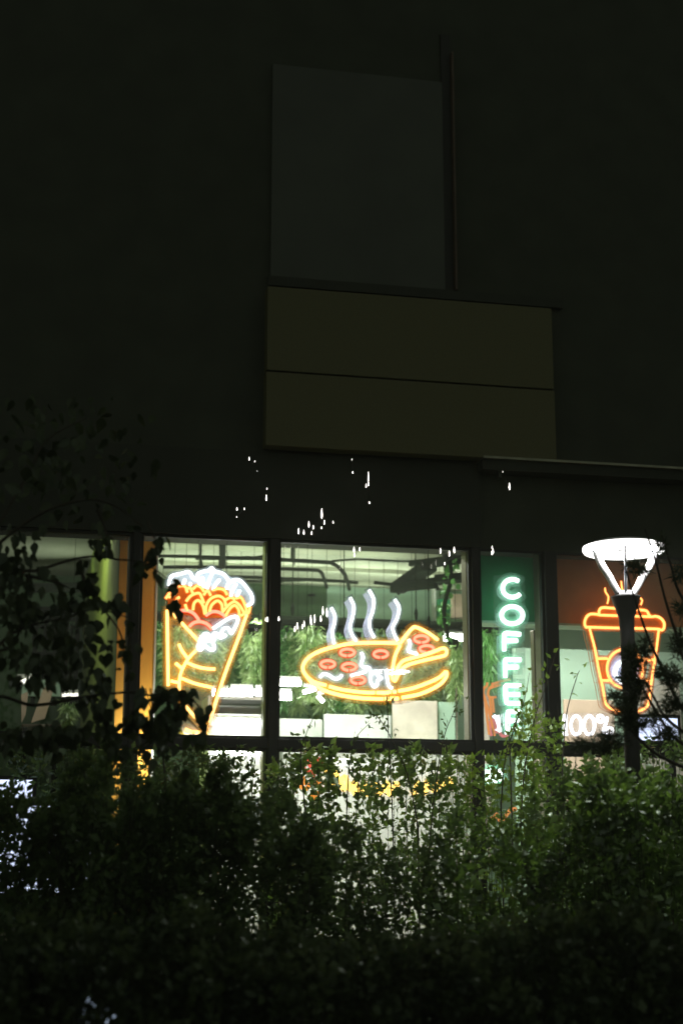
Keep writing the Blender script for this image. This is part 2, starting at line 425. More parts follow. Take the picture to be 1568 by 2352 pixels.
# ------------------------------------------------------------------ neon signs
TR = .00375   # metres per frame pixel at the glass
def N(tf, pts, Y, sub=5, closed=False, smooth=True):
    P = [F(*tf(*p), Y) for p in pts]
    return cr(P, sub, closed) if smooth else P
CH = {}
def neon(name, parent, tf, curves, r, m, Y=.10, ghosts=0, gm=None, gstep=.04, closed=False, smooth=True, sub=5, n=8):
    g = MB()
    for c in curves: g.tube(N(tf, c, Y, sub, closed, smooth), r, n)
    o = g.build(name, m, parent, smooth=True)
    if m.name in CH:  # tinted ribbons added behind the tubes to give them a halo
        g = MB()
        for ci, c in enumerate(curves):
            P = N(tf, c, Y, sub, closed, smooth); k = len(g.v); yy = Y+r*.9+ci*.00015; wd = r+CH[m.name][1]
            P = [P[0]-(P[1]-P[0]).normalized()*CH[m.name][1]]+P+[P[-1]+(P[-1]-P[-2]).normalized()*CH[m.name][1]]
            for i in range(len(P)):
                d = P[min(i+1, len(P)-1)]-P[max(i-1, 0)]; q = Vector((-d.z, 0, d.x)); q = q.normalized() if q.length > 1e-7 else Vector((0, 0, 1))
                a, b = P[i]+q*wd, P[i]-q*wd; g.v += [(a.x, yy, a.z), (b.x, yy, b.z)]
            g.f += [(k+2*i, k+2*i+1, k+2*i+3, k+2*i+2) for i in range(len(P)-1)]
        g.build('halo_ribbon', CH[m.name][0], o)
    if ghosts:  # dim glowing copies set deeper as reflections in the glass
        g = MB()
        P0 = F(800, 1500, Y)
        for k in range(1, ghosts+1):
            for c in curves:
                P = N(tf, c, Y, sub, closed, smooth)
                g.tube([p+Vector((0, gstep*k, 0)) for p in P], r*.27, 6)
        g.build('rear_'+name, gm, o, smooth=True)  # rear copies stand for the reflections in the glass
    return o
def backing(name, parent, tf, poly, m, Y, th=.004):
    P = [F(*tf(*p), Y) for p in poly]
    return MB().prism(P, Y, Y+th).build(name, m, parent)
def ell(cx, cy, rx, ry, a0=0, a1=360, n=16):
    return [(cx+rx*math.cos(R(a0+(a1-a0)*i/n)), cy+ry*math.sin(R(a0+(a1-a0)*i/n))) for i in range(n+1)]

CH['neon_yellow'] = (acrylic('yellow_halo', (1.0, .66, .08), .34), .036)
CH['neon_pale_yellow'] = (acrylic('cheese_halo', (1.0, .45, .06), .8), .008)
CH['neon_white'] = (acrylic('white_halo', (.85, .9, 1.0), .3), .022)
CH['neon_red'] = (acrylic('red_halo', (1.0, .15, .04), .8), .009)
CH['neon_orange'] = (acrylic('orange_halo', (1.0, .40, .06), .5), .022)
CH['neon_letter'] = (acrylic('letter_halo', (.5, 1.0, .75), .30), .045)
# ---- wrap sign
s1 = thing('neon_sign', F(470, 1690, .1), 'neon sign of a yellow food wrap filled with white lettuce and red tomato', 'neon sign', 'neon signs in the cafe windows')
neon('lettuce_tube', s1, z2, [
 [(430,670),(440,610),(470,565),(560,545),(620,528),(655,540),(680,590),(735,605),(748,665)],
 [(724,600),(730,550),(770,528),(840,512),(872,485),(900,520),(940,530),(995,550),(1030,590),(1048,620)],
 [(1030,705),(1032,670),(1060,635),(1110,608),(1160,615),(1200,650),(1240,700),(1280,760),(1292,825),(1270,860),(1215,882)],
 [(575,660),(600,600)], [(648,668),(658,640)], [(780,580),(788,690)], [(880,540),(850,605),(825,700)], [(957,605),(915,650),(885,715)], [(1125,650),(1085,720),(1068,785)], [(1162,715),(1130,785)]],
 .0125, E_wht)
neon('cheese_tube', s1, z2, [
 [(480,720),(500,690),(550,672),(600,680),(622,740)], [(620,705),(650,690),(672,735),(690,765)], [(680,705),(720,670),(765,690),(792,730)],
 [(610,830),(660,772),(740,745),(772,795),(792,850)], [(790,765),(830,720),(862,772)], [(880,715),(940,700),(1000,715),(1030,765)],
 [(812,955),(815,880),(860,805),(940,775),(1000,808),(1018,880)], [(850,940),(872,870),(930,825),(975,860),(982,925)],
 [(680,920),(692,850),(735,820),(780,870),(803,965)], [(535,920),(510,860),(520,800),(545,790)], [(1015,815),(1070,790),(1112,815)],
 [(980,945),(1040,875),(1100,835),(1150,860),(1190,920),(1207,962)], [(1012,985),(1060,905),(1110,872),(1150,920),(1157,995)],
 [(1120,800),(1170,790),(1202,840),(1228,930),(1175,978)], [(1266,885),(1250,950),(1222,930)], [(600,860),(612,900),(625,930)], [(470,700),(430,760),(400,800)], [(440,740),(425,775),(450,790)], [(480,740),(500,770)]],
 .0115, E_chz, Y=.095)
neon('tomato_tube', s1, z2, [
 [(515,948),(560,927),(620,925),(680,950),(718,990),(740,1025)], [(810,978),(870,940),(930,938),(990,968),(1026,1005)], [(640,1092),(690,1050),(760,1040),(830,1068),(876,1115)]],
 .014, E_red)
neon('wrap_tube', s1, z2, [[(415,920),(425,1700)], [(455,905),(512,1002)], [(558,1045),(748,1250)], [(1232,965),(1150,1200),(1000,1600),(870,2010)],
 [(720,1328),(640,1410),(580,1510),(545,1610),(540,1740),(560,1840),(620,1930),(720,2040),(822,2145)], [(535,1268),(565,1335),(622,1412)],
 [(500,1465),(560,1515)], [(622,1462),(700,1495),(800,1520),(908,1528)], [(452,1650),(525,1665)], [(562,1622),(700,1675),(880,1718)],
 [(600,2145),(680,2175),(775,2172),(820,2150)], [(826,2110),(800,2150),(826,2200)], [(866,2020),(858,2075)]], .0125, E_yel)
neon('rear_wrap_tube', s1, z2, [[(385,930),(392,1700)], [(1205,960),(1120,1200),(975,1600),(848,2000)]], .012, emit('neon_yellow_reflection', (.9, .45, .05), .28), Y=.16)  # dim tubes drawn as the reflection of the wrap outline
neon('scribble_tube', s1, z2, [[(885,1112),(960,1060),(1060,1000),(1125,988),(1140,1030),(1100,1120),(1070,1160),(1040,1105),(985,1120),(975,1185),(1020,1175),(960,1205),(930,1165),(890,1165),(900,1225),(850,1230),(840,1170),(790,1170),(800,1230),(760,1240),(770,1185),(745,1260),(730,1300),(758,1330),(800,1285),(850,1325),(898,1320),(885,1250),(850,1200),(800,1200),(830,1250)]], .0125, E_wht, Y=.085)
backing('cheese_backing', s1, z2, [(420,780),(480,700),(560,670),(760,660),(1000,700),(1180,790),(1240,900),(1190,980),(1100,1000),(800,1000),(520,960),(420,880)], M_acrO, .125)
backing('lettuce_backing', s1, z2, [(430,680),(450,570),(640,520),(700,590),(750,525),(870,480),(1030,560),(1120,600),(1220,660),(1300,790),(1270,880),(1242,880),(1182,785),(1000,695),(760,655),(560,665),(480,695)], M_acrB, .128)
backing('tomato_backing', s1, z2, [(520,962),(800,1002),(1030,1004),(1020,1020),(880,1130),(640,1110),(540,1000)], acrylic('rose_acrylic', (.8, .5, .5), .4), .13)
backing('wrap_backing', s1, z2, [(380,900),(400,790),(430,1000),(540,1012),(640,1125),(890,1140),(1040,1010),(1180,990),(1275,890),(1290,960),(1190,1200),(1040,1600),(880,2060),(840,2220),(590,2210),(500,1950),(395,1730)], M_acr, .133)

# ---- pizza sign
s2 = thing('neon_sign', F(860, 1610, .1), 'neon sign of a steaming yellow pizza with a lifted slice and red topping rings', 'neon sign', 'neon signs in the cafe windows')
neon('crust_tube', s2, z33, [
 [(962,800),(860,795),(700,796),(600,802),(500,822),(400,850),(320,890),(276,935),(262,985),(288,1035),(345,1080),(432,1105)],
 [(452,1112),(560,1138),(700,1155),(784,1158)], [(796,1157),(850,1158),(902,1155)], [(916,1152),(938,1150)], [(956,1146),(1060,1125),(1180,1082),(1255,1045),(1300,1002)],
 [(290,1040),(340,1095),(430,1145),(560,1180),(700,1198),(844,1203)], [(856,1202),(955,1199)], [(980,1193),(1100,1170),(1200,1130),(1270,1085),(1306,1030),(1300,1000)]], .0145, E_yel)
neon('slice_tube', s2, z33, [[(968,800),(1010,742),(1058,688),(1090,684),(1170,722),(1242,775)],
 [(968,812),(935,880),(917,960),(910,1040),(926,1070),(938,1055),(945,990),(985,930),(1060,905),(1180,872),(1275,835),(1303,850),(1300,878),(1270,893),(1130,925),(1010,962),(960,1015),(940,1060)]], .0145, E_yel, Y=.094)
for (cx, cy) in ((585,865),(827,877),(443,950),(598,970),(662,1066),(1122,768),(1160,840)):
    neon('topping_ring', s2, z33, [ell(cx, cy, 50, 25, 96, 444, 20)], .0125, E_red, Y=.10, sub=2)
for c in ([(685,865),(700,900),(685,950),(705,972),(740,975),(748,992)], [(385,1045),(412,1022),(450,1030),(490,1055),(528,1050),(545,1028)],
 [(1030,770),(1040,810),(1025,850),(1050,865),(1082,870),(1087,885)], [(760,1012),(795,1005),(808,1035),(832,1050),(806,1068),(800,1100),(775,1112),(752,1065),(760,1012)],
 [(865,990),(875,1060),(888,1110),(912,1125)], [(610,1035),(660,1022),(722,1002)]): neon('topping_tube', s2, z33, [c], .0125, E_wht)
for c in ([(468,540),(495,600),(490,660),(475,720),(490,802)], [(605,467),(632,530),(625,600),(605,680),(622,740),(652,782)], [(743,412),(776,480),(770,560),(745,640),(755,710),(782,757)], [(928,480),(960,540),(945,620),(915,680),(925,730),(950,780)]):
    neon('steam_tube', s2, z33, [c], .012, E_wht, ghosts=5, gm=G_wht, gstep=.045)
backing('crust_backing', s2, z33, [(235,985),(270,900),(400,825),(600,775),(960,770),(1060,660),(1100,660),(1300,790),(1330,900),(1330,1030),(1200,1160),(980,1225),(700,1225),(430,1175),(290,1080)], M_acr, .125)

for sg_, px_, py_ in ((s1, 455, 1316), (s1, 520, 1318), (s2, 705, 1492), (s2, 985, 1440)):
    p = F(px_, py_, .12); MB().tube([p, (p.x, p.y, ZH+.1)], .0018, 5).build('suspension_wire', M_pipe, sg_)
# ---- coffee letters
s3 = thing('neon_sign', F(1170, 1680, .1), 'vertical white neon lettering reading COFFEE', 'neon sign', 'neon signs in the cafe windows')
L = [[ell(382, 470, 68, 62, -52, -318, 18)], [ell(380, 657, 74, 60, 80, 435, 20)],
 [[(325,905),(325,800),(330,786),(345,782),(437,790)], [(330,835),(415,835)]],
 [[(333,1090),(330,985),(335,968),(350,965),(440,968)], [(336,1018),(420,1018)]],
 [[(440,1148),(350,1146),(334,1152),(332,1170),(338,1250),(345,1266),(360,1270),(435,1272)], [(336,1208),(430,1208)]],
 [[(445,1330),(365,1328),(350,1336),(350,1440),(365,1452),(445,1455)], [(355,1392),(435,1392)]]]
for cs in L:
    neon('letter', s3, z4, cs, .018, E_ltr, ghosts=4, gm=G_ltr, gstep=.05, sub=3)
backing('letter_backing', s3, z4, [(250,380),(470,380),(470,1490),(250,1490)], M_acrG, .125)

# ---- cup sign
s4 = thing('neon_sign', F(1430, 1640, .1), 'orange neon sign of a takeaway coffee cup behind the street lamp post', 'neon sign', 'neon signs in the cafe windows')
neon('lid_tube', s4, zc, [[(500,1192),(510,1130),(555,1100),(700,1110),(1000,1128),(1100,1142),(1130,1185),(1160,1222)], [(505,1195),(1155,1215)],
 [(500,1188),(400,1182),(345,1220),(322,1290),(338,1345),(385,1348),(700,1357),(1100,1366),(1245,1372),(1308,1382),(1328,1310),(1295,1245),(1230,1212),(1165,1217)]], .0115, E_org, ghosts=0)
neon('cup_tube', s4, zd, [[(385,-85),(405,0),(450,170),(500,440),(545,640),(580,830),(602,890),(665,935),(780,978)], [(1262,-85),(1250,0),(1225,200),(1170,560),(1130,850),(1080,930),(978,978)],
 [(480,300),(610,300)], [(545,575),(630,577)], [(1080,585),(1155,587)], [(1060,318),(1195,312)]], .0108, E_org, ghosts=3, gm=G_org, gstep=.055)
neon('badge_ring', s4, zd, [ell(832, 425, 228, 245, 0, 360, 26)], .0108, E_org, sub=2)
neon('badge_tube', s4, zd, [ell(850, 470, 140, 140, 30, 330, 20)], .018, E_wht, sub=2)
for c in ([(580,850),(585,900),(622,965),(608,1050)], [(1022,975),(1048,1010),(1030,1065)], [(783,765),(795,860),(828,945)]): neon('steam_tube', s4, zc, [c], .007, E_org)
backing('badge_backing', s4, zd, ell(832, 425, 215, 232, 0, 345, 22), acrylic('lilac_acrylic', (.7, .68, .95), .8), .125)
backing('lid_backing', s4, zc, [(300,1280),(340,1180),(480,1170),(520,1080),(1120,1110),(1180,1190),(1330,1240),(1350,1390),(320,1370)], acrylic('amber_acrylic', (.9, .4, .08), .5), .128)
backing('band_backing', s4, zd, [(490,310),(600,310),(600,575),(545,575)], M_acrO, .127)

# ---- number sign
s5 = thing('neon_sign', F(1350, 1700, .1), 'white neon figures reading 100% above the dark hedge', 'neon sign', 'neon signs in the cafe windows')
for cs in ([[(32,1068),(60,1035),(82,1010),(84,1100),(84,1250)], [(50,1256),(104,1256)]], [ell(215,1143,66,118,95,450,22)], [ell(380,1143,66,118,95,450,22)], [ell(520,1060,36,40,0,360,14), [(608,1040),(590,1120),(565,1190),(555,1250)], ell(637,1215,40,42,0,360,14)]):
    neon('figure', s5, zd, cs, .0135, E_num, sub=2)
backing('figure_backing', s5, zd, [(5,985),(700,985),(700,1290),(5,1290)], M_acrB if False else acrylic('thin_frost', (.9,.85,.9), .12), .125)

# ---- reflection of the orange cup, drawn as glowing tubes in the coffee pane
s6 = thing('neon_sign', F(1115, 1700, .3), 'orange and pink reflection of the cup sign drawn in tubes low down left of the vertical white letters', 'neon sign', 'neon signs in the cafe windows')
E_o2 = emit('soft_orange_reflection', (1.0, .36, .12), .9)
neon('cup_tube', s6, z6, [[(262,735),(255,790),(215,820),(197,900),(222,960),(250,1200),(292,1540)], [(345,740),(335,790),(290,830),(275,930),(300,975),(325,1240)], [(290,830),(360,800),(470,770)],
 [(350,760),(480,715),(615,685)], [(280,970),(400,960)], [(345,980),(365,1200)], [(225,970),(290,1200),(380,1560)]], .011, E_o2, Y=.30, sub=4)
neon('pattern_tube', s6, z6, [[(290,1330),(310,1500),(330,1560)], [(350,1290),(390,1400),(410,1520)], [(450,1500),(500,1560),(590,1540)]], .014, emit('pink_reflection', (1, .3, .3), .8), Y=.31)
neon('pattern_tube', s6, z6, [[(360,1240),(420,1340),(470,1500)], [(420,1240),(450,1380),(400,1480)], [(500,1220),(520,1400)], [(540,1400),(560,1540)], [(600,1290),(650,1320),(680,1300)]], .017, E_num, Y=.31)

# ---- lower pane signs half hidden by the hedge
s7 = thing('neon_sign', F(900, 1830, .1), 'looping yellow neon band in the lower window half hidden by hedge leaves', 'neon sign', 'neon signs in the cafe windows')
ident = lambda x, y: (x, y)
wv = [(750+i*7.2, 1768+min(i, 9)*4.6+13*math.sin(i*1.9)) for i in range(24)]
wv2 = [(760+i*7.2, 1790+min(i, 8)*3.2+10*math.sin(i*1.7+1)) for i in range(22)]
wv3 = [(945+i*6.6, 1812-i*1.6+12*math.sin(i*2.0)) for i in range(15)]
wv4 = [(950+i*6.6, 1820-i*1.7+9*math.sin(i*1.7+2)) for i in range(14)]
neon('loop_tube', s7, ident, [wv, wv2, wv3, wv4], .021, emit('neon_yellow_low', (1, .56, .12), 3.6), sub=3)
backing('loop_backing', s7, ident, [(735,1735),(1055,1775),(1055,1845),(930,1850),(735,1810)], M_acr, .125)
s8 = thing('neon_sign', F(715, 1840, .1), 'red and orange neon figure in the lower window left of the yellow band', 'neon sign', 'neon signs in the cafe windows')
neon('flame_tube', s8, ident, [[(694,1752),(705,1745),(712,1760),(722,1748),(738,1745),(736,1765),(720,1772),(700,1768),(694,1752)], [(712,1772),(718,1800)], [(722,1772),(716,1802)]], .017, emit('neon_red_low', (1, .12, .08), 1.2), sub=3)
neon('flame_tube', s8, ident, [[(692,1782),(700,1795),(690,1805),(704,1812),(712,1800),(722,1806)], [(736,1790),(728,1803),(740,1812)], [(722,1820),(712,1838)], [(730,1818),(722,1840)]], .018, emit('neon_amber_low', (1, .3, .05), 1.6), sub=3)
s9 = thing('neon_sign', F(1130, 1800, .1), 'pale white neon squiggles under the vertical lettering behind hedge leaves', 'neon sign', 'neon signs in the cafe windows')
neon('squiggle_tube', s9, ident, [[(1112+i*8, 1768+(i%2)*26) for i in range(6)], [(1116+i*9, 1775+((i+1)%2)*22) for i in range(4)]], .022, E_ltr, sub=4)
neon('squiggle_tube', s9, ident, [[(1112,1878),(1120,1868),(1130,1884),(1140,1870),(1150,1886),(1170,1862),(1185,1858)]], .016, E_o2, sub=4)

# ------------------------------------------------------------------ things inside the cafe
def bar_light(px0_, px1_, py, Y, th, label, m=E_tube, ang=0):
    a = F(px0_, py, Y); b = F(px1_, py+ang, Y)
    t = thing('tube_light', (a+b)/2, label, 'light', 'white tube lights inside the cafe')
    MB().tube([a, b], th, 10).build('tube', m, t, smooth=True)
    g = MB(); g.box((a.x, Y-.03, max(a.z, b.z)+th+.002), (b.x, Y+.03, max(a.z, b.z)+th+.03)); g.build('housing', M_white, t)
    return t
bar_light(488, 524, 1591, 2.0, .032, 'short white tube light crossing the lower right edge of the wrap sign')
bar_light(530, 580, 1590, 2.0, .040, 'long white tube light right of the wrap sign')
bar_light(588, 618, 1590, 2.0, .036, 'white tube light touching the second mullion')
bar_light(497, 606, 1661, 1.6, .034, 'lowest and longest white tube light above the counter')
bar_light(640, 690, 1569, 2.2, .030, 'upper white tube light at the left edge of the pizza pane')
bar_light(636, 668, 1599, 2.2, .040, 'lower white tube light at the left edge of the pizza pane')
bar_light(697, 724, 1590, 2.6, .020, 'tilted white tube light below the left rim of the pizza sign', ang=-8)
bar_light(1020, 1062, 1465, 3.2, .036, 'white tube light behind the tip of the lifted pizza slice')
bar_light(730, 742, 1598, 2.4, .018, 'tiny slanted white tube light under the pizza sign', ang=14)
bar_light(40, 62, 1572, 3.0, .022, 'white tube light among leaves at the far left', m=E_dim, ang=-10)
bar_light(68, 80, 1560, 3.0, .026, 'stubby white tube light right of the tilted beige board', m=E_dim)
bar_light(143, 180, 1596, 3.2, .018, 'warm tube light above the small plant in the left room', m=E_dim)

# work lights over the counter: shallow downlight trays under the ceiling (they light the lower half of the room)
def downlight(x, y, z, sx, sy, label, m, cable=True):
    t = thing('pendant_tray', (x, y, z), label, 'light', 'downlight trays hung from the cafe ceiling')
    g = MB(); g.box((x-sx, y-sy, z), (x+sx, y+sy, z+.06)); g.build('tray', M_pipe, t, bevel=.006)
    g = MB(); g.box((x-sx+.02, y-sy+.02, z-.006), (x+sx-.02, y+sy-.02, z-.002)); g.build('diffuser', m, t)
    g = MB(); g.tube([(x-sx*.7, y, z+.06), (x-sx*.7, y, ZC)], .005, 5); g.tube([(x+sx*.7, y, z+.06), (x+sx*.7, y, ZC)], .005, 5); g.build('cable', M_pipe, t)
def downfill(x, y, z, w_, power, tilt, label, col=(1, .98, .95), dx=.12, up=0):  # fixtures added out of view to brighten the room
    t = thing('room_fill_light', (x, y, z), label, 'light', 'added fill lights brightening the cafe interior')
    g = MB(); g.box((x-w_/2, y-.05, z+.004), (x+w_/2, y+.05, z+.06)); g.build('housing', M_pipe, t, bevel=.006)
    g = MB(); g.tube([(x-w_*.4, y, z+.06), (x-w_*.4, y, ZC-.001)], .006, 5); g.build('rod', M_pipe, t)
    g = MB(); g.tube([(x+w_*.4, y, z+.06), (x+w_*.4, y, ZC-.001)], .006, 5); g.build('rod', M_pipe, t)
    l = bpy.data.lights.new('lamp', 'AREA'); l.shape = 'RECTANGLE'; l.size = w_; l.size_y = dx; l.energy = power; l.color = col
    o = bpy.data.objects.new('lamp', l); COL.objects.link(o); o.parent = t; o.matrix_parent_inverse = parent_inv(t)
    o.location = (x, y, z-.004); o.rotation_euler = (R(tilt), 0, 0)
    if up:
        l = bpy.data.lights.new('lamp', 'AREA'); l.shape = 'RECTANGLE'; l.size = w_; l.size_y = .05; l.energy = up; l.color = (.95, 1, .85)
        o = bpy.data.objects.new('lamp', l); COL.objects.link(o); o.parent = t; o.matrix_parent_inverse = parent_inv(t)
        o.location = (x, y+.054, z+.03); o.rotation_euler = (R(105), 0, 0)
zk = ZH+.22
zt_ = ZC-.16
downfill(X(480)-.3, 1.7, zt_, 1.0, 60, 10, 'track light added out of view above the wrap sign window', up=16)
downfill(X(850), 1.7, zt_, 1.6, 110, 10, 'track light added out of view above the pizza sign window', up=26)
downfill(X(1165, 1450, .8), .80, zb+.10, .5, 14, 8, 'short light strip added out of view behind the green bulkhead')
downfill(X(1400, 1450, .8), .80, zb+.10, 1.1, 20, 8, 'long light strip added out of view behind the glow coloured bulkhead')
downfill(X(60), 2.2, zt_, 1.2, 22, 15, 'dim track light added out of view in the left room', (1, .95, .85), up=5)

def strip(pxa, pxb, power, label, tilt=68):  # hidden lamps added behind the transom to brighten the counter and pillar
    x0, x1 = X(pxa, 1709, .1), X(pxb, 1709, .1); t = thing('transom_fill_light', ((x0+x1)/2, .1, ZS), label, 'light', 'fill lights added behind the transom')
    MB().box((x0, .055, ZS-.03), (x1, .08, ZS+.03)).build('housing', M_pipe, t)
    l = bpy.data.lights.new('lamp', 'AREA'); l.shape = 'RECTANGLE'; l.size = x1-x0; l.size_y = .05; l.energy = power; l.color = (1, .98, .93)
    o = bpy.data.objects.new('lamp', l); COL.objects.link(o); o.parent = t; o.matrix_parent_inverse = parent_inv(t)
    o.location = ((x0+x1)/2, .085, ZS); o.rotation_euler = (R(tilt), 0, 0)
strip(340, 606, 26, 'fill strip added behind the transom under the wrap sign', 78)
strip(645, 1050, 50, 'fill strip added behind the transom under the pizza sign', 66)
strip(1105, 1225, 10, 'fill strip added behind the transom under the vertical lettering', 66)
strip(1280, 1560, 14, 'fill strip added behind the transom under the neon figures', 66)
def upfill(pxa, pxb, Y, z, power, label):  # upward lamps added to brighten the ceiling
    x0, x1 = X(pxa, 1430, Y), X(pxb, 1430, Y); t = thing('ceiling_fill_light', ((x0+x1)/2, Y, z), label, 'light', 'added cove lights on the back wall rail')
    MB().box((x0, Y-.04, z-.04), (x1, Y+.04, z)).build('housing', M_pipe, t)
    l = bpy.data.lights.new('lamp', 'AREA'); l.shape = 'RECTANGLE'; l.size = x1-x0; l.size_y = .06; l.energy = power; l.color = (.93, 1, .84)
    o = bpy.data.objects.new('lamp', l); COL.objects.link(o); o.parent = t; o.matrix_parent_inverse = parent_inv(t)
    o.location = ((x0+x1)/2, Y, z+.01); o.rotation_euler = (R(180-6), 0, 0)
upfill(375, 600, 3.3, F(500, 1432, 3.3).z, 18, 'added cove light on the rail behind the wrap sign')
upfill(645, 1055, 3.3, F(850, 1432, 3.3).z, 30, 'added cove light on the rail behind the pizza sign')
upfill(375, 600, 4.85, F(500, 1432, 4.85).z, 18, 'second added cove light deeper in the room behind the wrap sign')
upfill(645, 1055, 4.85, F(850, 1432, 4.85).z, 28, 'second added cove light deeper in the room behind the pizza sign')
upfill(70, 180, 4.6, F(120, 1395, 4.6).z, 2.5, 'weak added cove light in the left room')

# serving counter + display cabinet
xs0, xs1 = X(480, 1650, 1.8), X(618, 1650, 1.8)
fr = thing('display_cabinet', (xs0, 1.9, ZF), 'white glass display cabinet behind the second window under tube lights', 'cabinet')
g = MB(); z0, z1 = ZF, F(500, 1640, 1.9).z; g.box((xs0, 1.85, z0), (xs1+.05, 2.4, z1)); g.build('body', M_white, fr, bevel=.01)
g = MB(); zz = F(500, 1606, 1.9).z
g.box((xs0, 1.88, z1+.002), (xs0+.03, 2.38, zz)); g.box((xs1+.02, 1.88, z1+.002), (xs1+.05, 2.38, zz)); g.box((xs0, 1.88, zz), (xs1+.05, 2.38, zz+.03)); g.build('frame', M_steel, fr)
g = MB(); g.box((xs0+.04, 2.3, z1+.002), (xs1, 2.33, zz-.01)); g.build('back_panel', M_white, fr)
ct = thing('serving_counter', (0, 2.2, ZF), 'long pale counter with white front below the pizza sign', 'counter')
g = MB(); g.box((X(650, 1700, 2.2), 2.2, ZF), (X(1064, 1700, 2.2), 2.7, F(800, 1722, 2.2).z)); g.build('front', M_white, ct)
g = MB(); zt = F(800, 1722, 2.2).z; g.box((X(644, 1700, 2.2), 2.15, zt+.001), (X(1068, 1700, 2.2), 2.75, zt+.04)); g.build('top', M_pale, ct, bevel=.005)
def board(px0_, py0_, px1_, py1_, Y, m, label, name='menu_board', cat='board'):
    a = F(px0_, py0_, Y); b = F(px1_, py1_, Y)
    o = MB().box((a.x, Y, a.z), (b.x, Y+.04, b.z)).build(name, m, bevel=.005)
    tag(o, label, cat); return o
board(745, 1640, 898, 1716, 2.35, M_white, 'pale white board standing on the counter under the pizza sign')
board(902, 1608, 1005, 1716, 2.45, mat('cream_board', (.74, .66, .56), .7), 'cream board standing on the counter right of the pale white board')
board(1008, 1612, 1046, 1716, 2.5, M_pale, 'narrow pale green board between cream board and mullion')
board(1048, 1580, 1056, 2000, 1.0, M_fin, 'dark brown upright strip beside the third mullion', 'upright_post', 'post')
board(640, 1650, 740, 1716, 2.9, mat('grey_board', (.5, .52, .47), .7), 'grey board at the left end of the counter')
board(1294, 1606, 1424, 1985, 1.2, M_beige, 'beige cardboard screen behind the neon figures')
board(1092, 1570, 1130, 1985, 1.3, mat('taupe_board', (.36, .33, .28), .7), 'taupe board low behind the small orange cup outline')
board(1440, 1560, 1580, 1985, 1.3, mat('stone_board', (.42, .4, .34), .7), 'stone grey screen right of the lamp post')
tag(MB().prism([F(*p, 2.8) for p in ((72,1660),(100,1580),(128,1568),(104,1650))], 2.8, 2.84).build('tilted_board', M_beige), 'tilted beige board leaning in the left room', 'board')
tag(MB().prism([F(*p, 2.9) for p in ((50,1595),(66,1588),(60,1640),(50,1660))], 2.9, 2.94).build('tilted_board', M_beige), 'narrow beige board behind the tilted beige board', 'board')
board(52, 1560, 140, 1600, 4.6, M_pale, 'pale green panel above the tilted beige board', 'wall_board')
tb = thing('cafe_table', (X(95, 1670, 2.6), 2.6, ZF), 'dark cafe table under the tilted beige board in the left room', 'table')
zt2 = F(95, 1668, 2.6).z
g = MB(); g.box((X(50, 1670, 2.6), 2.4, zt2-.03), (X(140, 1670, 2.6), 3.1, zt2)); g.build('top', mat('dark_wood', (.12, .08, .05), .5), tb, bevel=.005)
for px in (58, 132):
    for yy in (2.45, 3.02):
        g = MB(); x = X(px, 1670, 2.6); g.box((x-.02, yy-.02, ZF), (x+.02, yy+.02, zt2-.031)); g.build('leg', M_pipe, tb)
# cups in a row under the transom (lower second window)
cup_m = emit('lit_cup', (1, .97, .95), 1.1)
for i, px in enumerate((506, 520, 534, 546, 560, 588, 600)):
    p = F(px, 1752, 1.5); c = MB()
    c.lathe([(.0, p.z-.07), (.03, p.z-.07), (.042, p.z+.05), (.036, p.z+.052), (.03, p.z-.05), (0, p.z-.052)], (p.x, 1.5), 14)
    tag(c.build('paper_cup', M_white, smooth=True), 'white paper cup in the row on the shelf below the transom', 'cup', 'white paper cups on the shelf')
pz = F(550, 1752, 1.5).z
tag(MB().box((X(490, 1752, 1.5), 1.38, pz-.1), (X(614, 1752, 1.5), 1.62, pz-.072)).build('cup_shelf', M_steel), 'steel shelf under the row of white paper cups', 'shelf')
bar_light(498, 606, 1728, 1.55, .02, 'white tube light right under the transom above the paper cups')

# hanging plants
rng = np.random.default_rng(3)
def hanging_plant(px, py0, py1, Y, n, m, label, wpx=26, L0=.115, group='hanging plants inside the cafe'):
    a = F(px, py0, Y); b = F(px, py1, Y)
    t = thing('hanging_plant', a, label, 'plant', group)
    H = a.z-b.z; wd = wpx*.0042
    u = rng.random(n)**.8
    ang = rng.random(n)*2*math.pi; rad = wd*(.35+.65*np.sqrt(rng.random(n)))*(1-.35*u)
    P = np.stack([a.x+rad*np.cos(ang), Y+rad*np.sin(ang), a.z-u*H*.86], 1)
    D = np.stack([.35*np.cos(ang)+rng.normal(0, .4, n), .35*np.sin(ang)+rng.normal(0, .3, n), -.75+rng.normal(0, .4, n)], 1)
    Nn = rng.normal(0, 1, (n, 3)); Nn[:, 1] -= 1
    leaf_mesh('foliage', m, P, D, Nn, L0*(.5+rng.random(n)*.8), .007+.011*rng.random(n), t, 'blade')
    MB().lathe([(0, a.z-.06), (wd*.5, a.z-.05), (wd*.62, a.z+.05), (wd*.55, a.z+.05)], (a.x, Y), 14).build('basket', M_pipe, t)
    g = MB(); g.tube([(a.x, Y, a.z), (a.x, Y, ZC)], .0025, 5); g.build('cord', M_pipe, t)
wh = ['first', 'second', 'third', 'fourth', 'fifth', 'sixth', 'seventh', 'eighth', 'ninth', 'tenth', 'eleventh', 'twelfth', 'thirteenth', 'fourteenth', 'fifteenth', 'sixteenth']
k = 0
for px in (372, 398, 425, 455, 488, 520, 552, 582, 608): 
    y1 = 1600+random.uniform(-25, 12)
    hanging_plant(px, 1435+random.uniform(-20, 22), y1, 3.0+random.uniform(0, 1.3), 1100, M_plant if k % 3 else M_plantd, f'{wh[k]} drooping green plant from the left in the row behind the wrap sign', 24); k += 1
k = 0
